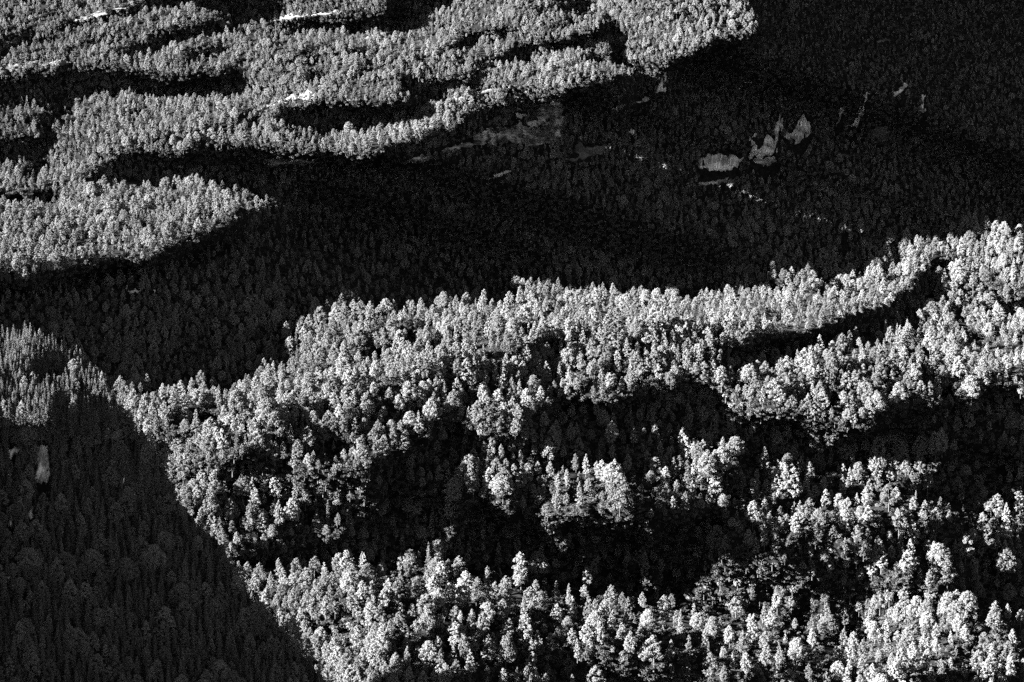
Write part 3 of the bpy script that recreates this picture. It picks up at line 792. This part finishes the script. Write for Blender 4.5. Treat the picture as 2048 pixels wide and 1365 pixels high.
def where(x, y, kno):
    if kno:
        row = 'on the near hill crest' if y < 720 else 'high on the near hill' if y < 775 else 'near hill shoulder' if y < 850 else 'upper shaded near hill' if y < 960 else 'middle shaded near hill' if y < 1100 else 'lower shaded near hill' if y < 1230 else 'bottom of near hill'
        col = 'at the left edge' if x < 40 else 'left part' if x < 85 else 'middle part' if x < 130 else 'right part' if x < 180 else 'outer edge' if x < 240 else 'outer part' if x < 320 else 'rim' if x < 420 else 'lower rim' if x < 520 else 'lowest rim'
        return row, col
    row = ('high on the far slope' if y < 560 else 'middle band crest' if y < 680 else 'inside middle band' if y < 780 else 'lower edge of middle band' if y < 880 else
           'under the middle band' if y < 980 else 'halfway down lower slope' if y < 1080 else 'low on the slope' if y < 1170 else 'near the bottom' if y < 1260 else 'at the bottom edge')
    col = ('beside the near hill' if x < 640 else 'left of centre' if x < 860 else 'near centre left' if x < 1020 else 'near centre right' if x < 1200 else 'right of centre' if x < 1400 else
           'on the right' if x < 1600 else 'towards the right' if x < 1780 else 'far right' if x < 1930 else 'by the right edge')
    return row, col
ORD = ['leftmost', 'second from left', 'third from left', 'fourth from left', 'fifth from left', 'sixth from left', 'seventh from left', 'eighth from left', 'ninth from left', 'tenth from left',
       'eleventh from left', 'twelfth from left', 'thirteenth from left', 'fourteenth from left']
LABELS = {}
def base_label(i):
    kno = bool(KNO[i]); st = KINDS_[int(AK[i])][2]
    size = 'tall' if AH[i] > (6.4 if kno else 13.8) else 'small' if AH[i] < (5.2 if kno else 11.2) else 'mid-sized'
    light = 'sunlit' if lit_m[i] > 1 else 'shaded' if lit_m[i] < -5 else 'half-shaded'
    row, col = where(AX[i], AY[i] - PXH[i] * .5, kno)
    row = row.replace('at the foot of', 'below') if 'foot' in row else row
    sp = ('spruce' if AW[i] < 1.12 else 'broad spruce') if st == 5 else STY[st] + ' birch'
    return '%s %s %s %s, %s' % (size, light, sp, row, col)
byl = {}
for i in np.where(single)[0]: byl.setdefault(base_label(i), []).append(i)
for lab, ii in byl.items():
    ii.sort(key=lambda q: AX[q])
    for k, i in enumerate(ii):
        LABELS[i] = lab if len(ii) == 1 else lab + ', ' + ORD[min(k, len(ORD) - 1)]
def single_tree(i):
    k = int(AK[i]); isc = KINDS_[k][2] == 5
    root = bpy.data.objects.new('spruce_tree' if isc else 'birch_tree', None)
    COL.objects.link(root)
    root.empty_display_size = .5
    root.location = AP[i]; root.rotation_euler = (0, 0, AR[i]); root.scale = (AS[i] * AW[i], AS[i] * AW[i], AS[i])
    root['label'] = LABELS[i]
    root['category'] = 'spruce' if isc else 'tree'
    root['group'] = 'spruces on the near hill' if isc else 'birches on the mountainside'
    add('crown', CM[k], parent=root); add('trunk', TM[k], parent=root)
for i in np.where(single)[0]: single_tree(i)

# the rest of the forest: three masses of trees nobody could count
def wood(name, sel, label, SRC=SRC):
    idx = np.where(sel)[0]
    me = bpy.data.meshes.new(name)
    me.vertices.add(len(idx)); me.vertices.foreach_set('co', AP[idx].astype(np.float32).ravel())
    for nm, ty, val in (('kind_no', 'INT', AK[idx]), ('turn', 'FLOAT', AR[idx]), ('tall', 'FLOAT', AS[idx]), ('wide', 'FLOAT', (AS * AW)[idx])):
        at = me.attributes.new(nm, ty, 'POINT'); at.data.foreach_set('value', val.astype(np.int32 if ty == 'INT' else np.float32))
    me.update()
    o = add(name, me, label=label, kind='stuff')
    ng = bpy.data.node_groups.new(name, 'GeometryNodeTree')
    ng.interface.new_socket('Geometry', in_out='INPUT', socket_type='NodeSocketGeometry')
    ng.interface.new_socket('Geometry', in_out='OUTPUT', socket_type='NodeSocketGeometry')
    N = ng.nodes.new; Lk = ng.links.new
    gi = N('NodeGroupInput'); go = N('NodeGroupOutput')
    ip = N('GeometryNodeInstanceOnPoints'); ci = N('GeometryNodeCollectionInfo')
    ci.inputs['Collection'].default_value = SRC; ci.inputs['Separate Children'].default_value = True; ci.inputs['Reset Children'].default_value = True
    def attr(nm, ty):
        a = N('GeometryNodeInputNamedAttribute'); a.data_type = ty; a.inputs['Name'].default_value = nm
        return a.outputs['Attribute']
    Lk(gi.outputs[0], ip.inputs['Points']); Lk(ci.outputs[0], ip.inputs['Instance'])
    ip.inputs['Pick Instance'].default_value = True
    Lk(attr('kind_no', 'INT'), ip.inputs['Instance Index'])
    rot = N('ShaderNodeCombineXYZ'); Lk(attr('turn', 'FLOAT'), rot.inputs[2]); Lk(rot.outputs[0], ip.inputs['Rotation'])
    sc = N('ShaderNodeCombineXYZ'); wv = attr('wide', 'FLOAT')
    Lk(wv, sc.inputs[0]); Lk(wv, sc.inputs[1]); Lk(attr('tall', 'FLOAT'), sc.inputs[2]); Lk(sc.outputs[0], ip.inputs['Scale'])
    Lk(ip.outputs[0], go.inputs[0])
    md = o.modifiers.new('trees', 'NODES'); md.node_group = ng
    return o
# low bushes between the trees
SRC2 = bpy.data.collections.new('bush_kinds')
for i in range(4):
    rb = np.random.RandomState(300 + i)
    cc = rb.normal(size=(5, 3)) * np.array([.45, .45, .2]) + np.array([0, 0, .5]); P_ = []; N_ = []
    for c in cc:
        d = rb.normal(size=(26, 3)); d /= np.linalg.norm(d, axis=1, keepdims=True)
        P_.append(c + d * .55); N_.append(d + rb.normal(size=d.shape) * .5)
    V, F = cards(np.vstack(P_), np.vstack(N_), .26, rb)
    SRC2.objects.link(bpy.data.objects.new('bush_kind_%02d' % i, mesh_from('bush', V, F, [M_SHRUB])))
def bushes(name, x, y, dep, sz, label):
    global AP, AK, AR, AS, AW
    keep = (AP, AK, AR, AS, AW)
    nb = len(x); rb = np.random.RandomState(5)
    AP = to_world(x, y, dep); AK = rb.randint(0, 4, nb); AR = rb.uniform(0, 6.28, nb); AS = sz * rb.uniform(.6, 1.5, nb); AW = rb.uniform(.9, 1.5, nb)
    wood(name, np.ones(nb, bool), label, SRC2)
    AP, AK, AR, AS, AW = keep
ux, uy = rs.uniform(-60, 2110, 52000), rs.uniform(-40, 1410, 52000)
ok = ~(in_poly(KPOLY, ux, uy) & (seg_dist(KN, ux, uy) > 25)) & ~mask_at(ROCKMASK, ux, uy) & ~(mask_at(SLABMASK, ux, uy) & (rs.rand(52000) < .7))
ux, uy = ux[ok], uy[ok]
bushes('undergrowth', ux, uy, np.minimum(depth1(ux, uy), depth1(ux, uy - 5)) - .5, 1.3, 'low bushes covering the ground between the birches')
vx, vy = rs.uniform(-60, 700, 22000), rs.uniform(668, 1410, 22000)
ok = in_poly(KPOLY, vx, vy) & ~mask_at(ROCKMASK2, vx, vy)
vx, vy = vx[ok], vy[ok]
bushes('hill_undergrowth', vx, vy, np.minimum(depth2(vx, vy), depth2(vx, vy - 5)) - .3, .8, 'low bushes covering the near hill')
rest = ~single
wood('forest', rest & ~KNO, 'dense birch forest covering the whole mountainside')
wood('hill_forest', rest & KNO, 'small trees covering the near hill')
